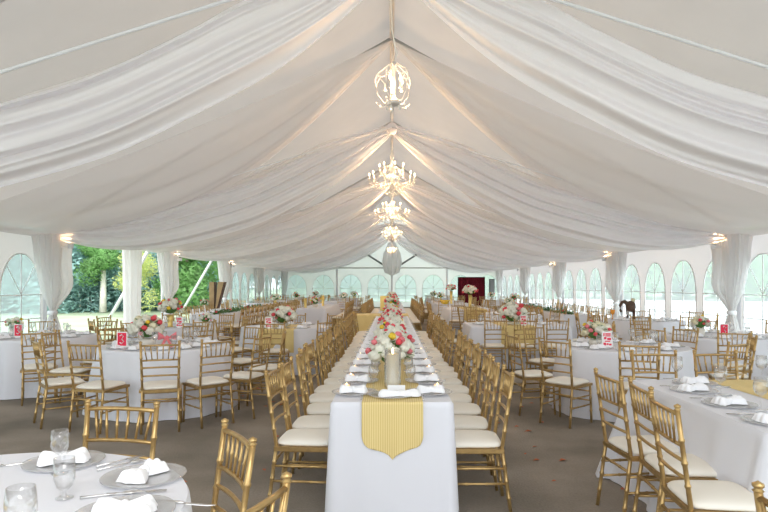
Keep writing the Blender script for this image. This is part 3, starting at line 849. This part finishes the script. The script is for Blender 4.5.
# ------------------------------------------------------------------ round tables
DIRS = ['right', 'far right', 'far', 'far left', 'left', 'near left', 'near', 'near right']
def dirname(a):
    return DIRS[int(round((a % (2*pi))/(pi/4))) % 8]
def dress(x, y, r, angs, AT, gl=True, where_used=None):
    used = {}
    for a in angs:
        d = dirname(a); used[d] = used.get(d, 0)+1
        w = '%s on the %s side of %s' % ('', d, AT) if used[d] == 1 else 'further round the %s side of %s' % (d, AT)
        w = w.strip()
        px, py = x+cos(a)*r*.72, y+sin(a)*r*.72
        charger(px, py, w); napkin(px, py, a, w)
        if gl:
            goblet(x+cos(a+.3)*r*.5, y+sin(a+.3)*r*.5, w, .95, random.choice((0, 0, 1)))
def ring(x, y, AT, angs, rad=1.10, near=True, skip=(), glasses=True, plates=True, cloth=True, rz=0):
    if cloth: round_cloth(x, y, 'white floor-length cloth on '+AT, rz)
    used = {}
    for a in angs:
        ar = R(a); d = dirname(ar); used[d] = used.get(d, 0)+1
        l = 'gold chair on the %s side of %s' % (d, AT) if used[d] == 1 else 'gold chair farther round the %s side of %s' % (d, AT)
        rr = rad+random.uniform(-.03, .05)
        chair(x+cos(ar)*rr, y+sin(ar)*rr, ar+pi+R(random.uniform(-5, 5)), l, 'chairs at '+AT)
    if plates: dress(x, y, .76, [R(a) for a in angs], AT, glasses)
AL2 = 'the pink-bow table at left'
ring(-2.8, 7.4, AL2, [-132, -103, -71, -47, -22, 12, 52, 95, 140, 180], 1.16)
bouquet((-3.0, 7.35, .764), .20, 'white and coral bouquet on the left round table beside the pink bow', seed=31, nw=28, nc=9, vh=.08, col2='cream')
sign_card(-3.14, 6.98, 'in front of the flowers on '+AL2, 0, redbg=True)
# pink bow
t = empty('pink_bow', (-2.68, 7.15, .764))
for s in (-1, 1):
    MB().grid(lambda u, v, s=s: (s*(.02+.09*u), .03*sin(2*pi*v)*sin(pi*u*.9+.1), .11+(.05*u**.7)*cos(2*pi*v)+.02*u), 12, 18).build('bow_loop', M['pink'], t)
    MB().grid(lambda u, v, s=s: (s*(.01+.05*u)+.035*(v-.5), -.02+.01*sin(9*v), .10-.10*u), 8, 6).build('bow_tail', M['pink'], t)
MB().ball((0, 0, .11), .025, 12).build('bow_knot', M['pink'], t)
MB().box(-.05, -.03, 0, .05, .05, .09).build('gift_box', M['glass'], t)
tag(t, 'pink ribbon bow on the left round table beside the flowers', 'bow')
AL3 = 'the far left window table'
ring(-5.1, 8.7, AL3, [-115, -60, -20, 30, 75, 120, 170, 215], 1.16)
sign_card(-5.2, 8.35, 'on '+AL3, 0, redbg=True)
bouquet((-5.6, 8.9, .764), .13, 'low cream bouquet on the far left round table', seed=33, nw=12, nc=2, detail=False, vh=.08, col2='cream')
AL4 = 'the gold-runner round table'
ring(-1.9, 10.7, AL4, [-125, -88, -50, 55, 90, 125], 1.12)
bouquet((-1.93, 10.6, .766), .22, 'large white and pink bouquet on the left table with gold runner', seed=35, nw=24, nc=8, detail=True, vh=.06)
sign_card(-2.08, 10.12, 'on the gold runner of the left round table')
runner(-2.2, -1.62, 9.95, 11.4, 'gold runner hanging over the left round table near the dance floor', hang=.38, out=.06)
AL5 = 'the tall-bouquet table at left'
ring(-4.0, 10.9, AL5, [-140, -95, -50, 0, 60, 110, 170], 1.12)
bouquet((-3.9, 10.55, .764), .20, 'tall white and coral flowers in gold vase on a left round table', seed=36, nw=20, nc=8, ny=3, vase='gold', vh=.22)
sign_card(-4.0+.35, 10.3, 'on '+AL5)
bouquet((-3.3, 10.6, .764), .12, 'small white bouquet right of the tall gold vase', seed=37, nw=10, nc=3, vh=.07, detail=False)
AR2 = 'the front right round table'
ring(2.8, 7.3, AR2, [-170, -140, -103, -60, -15, 35, 80, 125], 1.16)
bouquet((2.52, 7.42, .764), .17, 'cream and red bouquet on the front right round table', seed=41, nw=26, nc=6, vh=.06, col2='cream')
sign_card(2.52, 7.02, 'on the front right round table', R(-4))
AR3 = 'the far right window table'
ring(4.8, 8.8, AR3, [-150, -112, -68, -25, 25, 70, 115, 165], 1.18)
bouquet((4.52, 8.8, .764), .135, 'cream bouquet with two red blooms on the far right round table', seed=42, nw=16, nc=3, vh=.10, col2='cream')
sign_card(4.66, 8.42, 'beside the cream bouquet on the far right table', redbg=True)
# big square table with gold runner, right
AR4 = 'the white square table with gold runner at right'
rect_cloth(1.42, 3.2, 10.75, 11.9, 'white cloth on the square table right of the aisle', seed=11, flare=.07)
runner(1.95, 2.55, 10.75, 11.9, 'gold runner on the square table right of the aisle', hang=.4, out=.06)
for k, (x, y, f) in enumerate(((1.75, 10.38, 90), (2.25, 10.38, 90), (2.8, 10.38, 90), (1.12, 11.3, 0), (1.75, 12.25, -90), (2.3, 12.25, -90), (2.85, 12.25, -90), (3.5, 11.3, 180))):
    chair(x, y, R(f), 'gold chair, %s clockwise of those at %s' % (ORD[k], AR4), 'chairs at '+AR4)
bouquet((2.25, 11.15, .766), .25, 'wide white and red bouquet on the square table right of the aisle', seed=43, nw=28, nc=8, vh=.04)
sign_card(2.38, 10.85, 'on the gold runner right of the aisle')
for k, x in enumerate((1.62, 1.85, 2.7, 2.95)):
    goblet(x, 11.0, '%s from the left on the square table right of the aisle' % ORD[k]); 
for k, x in enumerate((1.65, 2.85)):
    w = 'on the %s of the square table right of the aisle' % ('left', 'right')[k]
    charger(x, 11.25, w); napkin(x, 11.25, .2, w)
AR5 = 'the box-vase table at right'
ring(3.0, 15.2, AR5, [-130, -90, -50, 0, 50, 90, 130, 180], 1.1, glasses=False)
bouquet((2.92, 15.0, .764), .13, 'white posy in a gold box vase behind the square table', seed=44, nw=12, nc=1, vase='box', vh=.25, detail=False)
AR7 = 'the dark-figurine table at right'
ring(5.35, 12.7, AR7, [-150, -115, -80, -30, 20, 70, 120, 175], 1.14)

# dark animal figurine with curved trunk
t = empty('animal_figurine', (5.14, 13.0, .764), 0)
MB().ball((.03, 0, .27), .12, 18, (1.0, .6, 1.0), lambda th, a: 1+.08*sin(3*th)).build('body', M['darkwood'], t)
MB().tube([(-.04, 0, .33), (-.10, 0, .375), (-.16, 0, .36), (-.195, 0, .29), (-.19, 0, .19), (-.175, 0, .15)], [.05, .045, .035, .03, .026, .02], 12).build('trunk', M['darkwood'], t)
for (x, y) in ((-.045, -.04), (-.03, .04), (.09, -.04), (.10, .04)):
    MB().tube([(x, y, .20), (x+.005, y, .1), (x, y, .0)], [.03, .018, .022], 10).build('leg', M['darkwood'], t)
blossom_mb(.05, (.08, 0, .40), 12, 2).build('yellow_flower', M['cream'], t)
tag(t, 'dark brown animal-like figurine with curved trunk on a right round table', 'figurine')
t = empty('amber_goblet', (4.78, 13.0, .764))
MB().lathe([(0, .001), (.03, .001), (.008, .02), (.008, .09), (.04, .12), (.055, .2), (.05, .2), (0, .13)], 18).build('bowl', M['amber'], t)
tag(t, 'amber goblet left of the dark figurine', 'goblet')

# ------------------------------------------------------------------ garland tables at both sides
def garland(x, y0, y1, label, seed):
    rnd = random.Random(seed); mb = MB(); n = int((y1-y0)*90)
    for _ in range(n):
        y = rnd.uniform(y0, y1); c = Vector((x+rnd.gauss(0, .06), y, .775+abs(rnd.gauss(0, .04))))
        d = Vector((rnd.uniform(-1, 1), rnd.uniform(-1, 1), rnd.uniform(-.2, .8))).normalized()*.07
        s = d.cross(Vector((0, 0, 1)))
        s = (s.normalized() if s.length > 1e-4 else Vector((1, 0, 0)))*.022
        mb.add([c-d, c+s, c+d, c-s], [(0, 1, 2, 3)], False)
    mb.tube([(x, y0, .785), (x, y1, .785)], .02, 6)
    o = mb.build('leaf_garland', M['garl'])
    fl = MB()
    for k in range(int((y1-y0)*2)): blossom_mb(.03, (x+rnd.gauss(0, .05), rnd.uniform(y0, y1), .83), 8, k, fl)
    fl.build('berries', M['coral'], o)['kind'] = 'stuff'
    return tag(o, label, 'garland')
for s, sd in ((-1, 'left'), (1, 'right')):
    xa, xb = sorted((s*4.25, s*5.0))
    rect_cloth(xa, xb, 14.9, 20.4, 'white cloth on the long garland table by the %s side' % sd, seed=20+s)
    garland(s*4.45, 14.95, 20.3, 'green leafy garland along the long table by the %s side' % sd, 50+s)
    for k in range(10):
        chair(s*4.02, 15.2+k*.53, 0 if s > 0 else pi, 'gold chair, %s from the camera at the inner side of the %s garland table' % (ORD[k], sd), 'chairs at the garland tables')
        if k % 2 == 0:
            napkin(s*4.75, 15.2+k*.53, 0, '%s along the outer side of the %s garland table' % (ORD[k//2], sd))
    for k in range(10):
        chair(s*5.25, 15.2+k*.53, pi if s > 0 else 0, 'gold chair, %s from the camera at the outer side of the %s garland table' % (ORD[k], sd), 'chairs at the garland tables')

# wooden letter on the left: upright board and slanted board
t = empty('wooden_letter', (-5.45, 18.6, .765))
sx = 18.6/600
if True:
    MB().box(-.19, -.09, 0, -.045, .09, .83).build('upright_board', M['wood'], t)
    MB().box(-.043, -.088, .02, .0, .088, .826).build('dark_side', M['darkwood'], t)
    m = MB(); vs = []
    for y in (-.09, .09):
        vs += [(-.0, y, .02), (.045, y, .02), (.26, y, .83), (.075, y, .83)]
    m.add(vs, [(0, 1, 2, 3), (7, 6, 5, 4), (0, 4, 5, 1), (1, 5, 6, 2), (2, 6, 7, 3), (3, 7, 4, 0)], False)
    m.build('slanted_board', M['wood'], t)
    m = MB(); m.add([(.045, -.088, .02), (.085, -.088, .02), (.30, -.088, .826), (.26, -.088, .826), (.045, .088, .02), (.085, .088, .02), (.30, .088, .826), (.26, .088, .826)],
                    [(0, 1, 2, 3), (7, 6, 5, 4), (0, 4, 5, 1), (1, 5, 6, 2), (2, 6, 7, 3), (3, 7, 4, 0)], False)
    m.build('dark_side', M['darkwood'], t)
tag(t, 'large wooden block letter of two boards standing on a left table', 'letter')
rect_cloth(-6.1, -5.45+.35, 18.2, 19.0, 'white cloth on the small table below the wooden letter', seed=24)
bouquet((-5.02+.0, 18.25, .764) if False else (-5.75, 18.4, .764), .14, 'small white and red posy left of the wooden letter', seed=61, nw=10, nc=4, detail=False)

# ------------------------------------------------------------------ rear tables
AT = 'the dance-floor long table'
rect_cloth(-3.0, -2.1, 18.9, 23.5, 'white cloth on the long table beyond the dance floor', seed=26, flare=.14)
for k in range(8):
    for s, x in ((-1, -3.35), (1, -1.72)):
        chair(x, 19.3+k*.54, 0 if s < 0 else pi, 'gold chair, %s from the camera at the %s of %s' % (ORD[k], 'left' if s < 0 else 'right', AT), 'chairs at '+AT)
bouquet((-2.6, 20.3, .766), .2, 'yellow, red and white bouquet on the long table beyond the dance floor', seed=62, nw=14, nc=10, ny=6, vh=.08, detail=False)
def goldcol(x, y, h, l):
    o = MB().lathe([(0, .0), (.05, 0), (.04, .02), (.045, h*.5), (.05, h-.02), (.055, h), (0, h)], 16).build('gold_vase', M['goldvase'], None, (x, y, .765)); return tag(o, l, 'vase', 'slim gold vases')
goldcol(-2.45, 21.3, .36, 'slim gold vase behind the yellow and red bouquet')
goldcol(-3.25+.45, 19.4, .3, 'slim gold vase at the near end beyond the dance floor')
AT = 'the tall-flower table at right'
rect_cloth(1.75, 3.1, 18.0, 20.4, 'white cloth on the table with the tall gold vase', seed=27, flare=.12)
runner(2.15, 2.85, 18.0, 20.4, 'gold runner on the table with the tall gold vase', hang=.45, out=.07)
for k, (x, y, f) in enumerate(((1.9, 17.6, 90), (2.45, 17.6, 90), (3.0, 17.6, 90), (1.42, 18.4, 0), (1.42, 19.0, 0), (1.42, 19.6, 0), (1.42, 20.2, 0), (3.45, 18.5, 180), (3.45, 19.2, 180), (3.45, 19.9, 180))):
    chair(x, y, R(f), 'gold chair, %s of those at %s' % (ORD[k], AT), 'chairs at '+AT)
bouquet((2.5, 19.2, .766), .23, 'big round bouquet in a tall gold vase before the burgundy curtain', seed=63, nw=26, nc=12, vase='gold', vh=.42, detail=False)
rect_cloth(1.75, 3.1, 22.6, 25.0, 'white cloth on the table with the second tall vase', seed=28, flare=.1)
for k, (x, y, f) in enumerate(((1.9, 22.2, 90), (2.45, 22.2, 90), (3.0, 22.2, 90), (1.42, 23.0, 0), (1.42, 23.7, 0), (1.42, 24.4, 0), (3.45, 23.0, 180), (3.45, 23.7, 180), (3.45, 24.4, 180))):
    chair(x, y, R(f), 'gold chair, %s of those at the table with the second tall vase' % ORD[k], 'chairs at the table with the second tall vase')
bouquet((2.33, 23.6, .766), .19, 'smaller round bouquet in a tall gold vase left of the big one', seed=64, nw=16, nc=12, vase='gold', vh=.5, detail=False, redm='coral')
o = MB().lathe([(0, 0), (.10, 0), (.20, .14), (.19, .16), (0, .1)], 20, (0, 0, 0)).build('yellow_bowl', M['yellow'], None, (2.02, 22.9, .766)); tag(o, 'yellow bowl left of the tall gold vases', 'bowl')

# second central table with yellow cross table
rect_cloth(-.92, .40, 14.9, 15.7, 'gold cloth on the cross table behind the long central table', m=M['runner'], seed=30, flare=.06, amp=.05)
rect_cloth(-.38, .38, 16.6, 27.0, 'white cloth on the second long table in the centre', seed=31)
for k in range(16):
    for s, sd in ((-1, 'left'), (1, 'right')):
        chair(s*.62, 17.0+k*.62, 0 if s < 0 else pi, 'gold chair, %s from the camera on the %s of the second central table' % (ORD[k], sd), 'chairs along the second central table')
for k, y in enumerate((15.3, 16.9, 18.5, 20.2, 22.0, 24.0, 26.0)):
    bouquet((0.0, y, .766), .2, 'white and coral bouquet, %s beyond the long table down the centre line' % ORD[k], seed=70+k, vase='glass', vh=.16, nw=12, nc=9, detail=False)
tag(MB().box(-.13, -.05, 0, .13, .05, .42).build('gold_box', M['goldvase'], None, (-.21, 17.3, .766)), 'tall gold box on the second central table left of the flowers', 'box')
BACK = [(-5.2, 24.2), (5.2, 24.0), (-2.7, 27.3), (2.6, 28.3), (-5.2, 29.3), (5.2, 29.5), (-2.6, 33.0), (2.6, 33.2), (-5.0, 35.2)]
BN = ['the nearest left rear table', 'the nearest right rear table', 'the rear table left of centre', 'the rear table right of centre',
      'the farther left window table', 'the farther right window table', 'the farthest table left of centre', 'the farthest table right of centre', 'the far left corner table']
for k, (x, y) in enumerate(BACK):
    ring(x, y, BN[k], [22, 67, 112, 157, 202, 247, 292, 337], 1.12, glasses=False, plates=False)
    bouquet((x+(.5 if x < 0 else -.3), y, .764), .2, 'low pink and white bouquet on '+BN[k], seed=80+k, nw=10, nc=5, detail=False, vh=.12, vase='gold' if k % 3 == 0 else 'bowl')

# burgundy backdrop and speaker
t = empty('backdrop', (4.75, 35.9, 0))
MB().grid(lambda u, v: (-.78+1.56*u, .03*sin(u*80)+.015*sin(u*33), .02+1.93*v), 160, 4).build('curtain', M['burg'], t)
for s in (-1, 1): MB().tube([(s*.8, 0, 0), (s*.8, 0, 1.96)], .02, 8).build('post', M['black'], t)
MB().tube([(-.8, 0, 1.96), (.8, 0, 1.96)], .02, 8).build('crossbar', M['black'], t)
tag(t, 'burgundy curtain backdrop hanging on posts near the far gable wall', 'backdrop')
t = empty('loudspeaker', (5.92, 35.6, 0))
MB().box(-.14, -.15, 1.0, .14, .15, 1.85).build('cabinet', M['black'], t)
MB().box(-.12, -.156, 1.04, .12, -.151, 1.81).build('grille', M['strut'], t)
MB().tube([(0, 0, 0), (0, 0, 1.0)], .02, 8).build('stand_pole', M['black'], t)
for a in range(3): MB().tube([(0, 0, .45), (.35*cos(a*2.09), .35*sin(a*2.09), .01)], .014, 6).build('leg', M['black'], t)
tag(t, 'black loudspeaker on a stand right of the burgundy curtain', 'speaker')

# fallen leaves on the floor
rnd = random.Random(5)
LM = MB(); LM.add([(-.03, 0, .002), (-.01, .016, .008), (.03, 0, .004), (-.008, -.015, .01)], [(0, 3, 2, 1)], True); lme = LM.mesh('dry_leaf', M['leaf'])
for (x0, x1, y0, y1, n) in ((-2.2, -.9, 3.1, 9, 34), (.9, 1.8, 4.4, 9.5, 30), (.95, 1.7, 2.6, 4.4, 12)):
    for _ in range(n):
        o = inst('dry_leaf', lme, (rnd.uniform(x0, x1), rnd.uniform(y0, y1), .001), rnd.random()*6, rnd.uniform(.8, 1.6))
        tag(o, 'small dry reddish leaf lying on the floor', 'leaf', 'dry leaves scattered on the floor')

# ------------------------------------------------------------------ trees outside
def tree_mesh(seed, r, zc, n, leaf, sqz=1.0):
    rnd = random.Random(seed); mb = MB()
    blobs = [(Vector((rnd.uniform(-.6, .6)*r, rnd.uniform(-.6, .6)*r, zc+rnd.uniform(-.75, .75)*r*sqz)), r*rnd.uniform(.35, .55)) for _ in range(22 if sqz > 1.2 else 12)]
    for _ in range(n):
        c, q = rnd.choice(blobs); a = Vector((rnd.gauss(0, 1), rnd.gauss(0, 1), rnd.gauss(0, 1))).normalized()
        p = c+a*q*rnd.uniform(.6, 1.05)
        d = Vector((rnd.gauss(0, 1), rnd.gauss(0, 1), rnd.gauss(0, .6))).normalized(); s = d.cross(a)
        s = (s.normalized() if s.length > 1e-4 else Vector((0, 0, 1)))*leaf*.4; d = d*leaf
        mb.add([p-d, p+s, p+d, p-s], [(0, 1, 2, 3)], False)
    return mb
def make_tree(seed, h, r, trunk_r, lm, bm, leafs, n=2600, low=.55):
    t = empty('tree'); zc = h-r*.9 if low else h*.5
    MB().tube([(0, 0, 0), (.05*h*.1, 0, h*.3), (0, .02*h, h*.62), (.02*h, 0, h*.8)], [trunk_r*1.2, trunk_r, trunk_r*.8, trunk_r*.4], 12).build('trunk', M[bm], t)
    f = tree_mesh(seed, r, zc, n, leafs, 1.2 if low else h*.45/r).build('foliage', M[lm], t)
    return t
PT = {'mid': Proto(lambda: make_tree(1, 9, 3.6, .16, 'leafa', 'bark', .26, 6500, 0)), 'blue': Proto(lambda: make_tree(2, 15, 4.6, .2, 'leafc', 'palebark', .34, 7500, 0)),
      'yel': Proto(lambda: make_tree(3, 5, 1.5, .08, 'leafb', 'palebark', .10, 3500, 0)), 'round': Proto(lambda: make_tree(4, 3.9, 1.3, .16, 'leafa', 'palebark', .08, 6500))}
PT['round']((-15.9, 33, 0), 0, 'small round-crowned tree with pale trunk outside the left open side', 'tree')
PT['yel']((-12.8, 30, 0), 1, 'yellow-green young tree between the left curtains', 'tree', None, .75)
PT['mid']((-11.2, 33, 0), 2, 'green leafy tree outside behind the guy strap', 'tree', None, .6)
PT['mid']((-13.6, 40, 0), 4, 'green leafy tree behind the straight curtain', 'tree', None, .7)
PT['mid']((-14.8, 46, 0), 4, 'green tree left of the wooden letter farther out', 'tree', None, .75)
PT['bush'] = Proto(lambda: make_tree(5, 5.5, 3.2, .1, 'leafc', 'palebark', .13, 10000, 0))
PT['hedge'] = Proto(lambda: make_tree(6, 5.0, 3.2, .1, 'leafa', 'bark', .16, 8000, 0))
rnd = random.Random(11)
for k in range(10):
    a = -42+k*2.6; d = 40+rnd.uniform(-1, 3)
    PT['bush']((d*sin(R(a)), d*cos(R(a)), -.4), rnd.random()*6, 'haze-tinted teal undergrowth below the misty woodland beyond the left side', 'bush', 'undergrowth on the left', rnd.uniform(.9, 1.15))
for k in range(20):
    a = -8+k*3.1; d = 68+rnd.uniform(-2, 4)
    PT['hedge']((d*sin(R(a)), d*cos(R(a)), -.3), rnd.random()*6, 'low green bush below the distant treeline', 'bush', 'bushes below the distant treeline', rnd.uniform(.9, 1.2))
for (x, y, h, l) in ((-17.3, 37, 1, 'pale tree trunk and crown left of the small round-crowned tree'), (-19.5, 38, 1.1, 'pale trunked tree seen just right of the nearest left curtain')):
    PT['round']((x, y, 0), x, l, 'tree', None, h)
for k in range(26):
    a = -58+k*2.1; d = 48+rnd.uniform(0, 14)
    PT['blue']((d*sin(R(a)), d*cos(R(a))*1.0, 0), rnd.random()*6, 'haze-tinted blue-green woodland tree in the distance beyond the left side', 'tree', 'misty woodland on the left', rnd.uniform(.8, 1.2))
for k in range(34):
    a = -6+k*1.9; d = 72+rnd.uniform(-3, 14)
    PT['mid']((d*sin(R(a)), d*cos(R(a)), 0), rnd.random()*6, 'green tree in the distant treeline beyond the lawn', 'tree', 'distant treeline beyond the right wall', rnd.uniform(.8, 1.25))
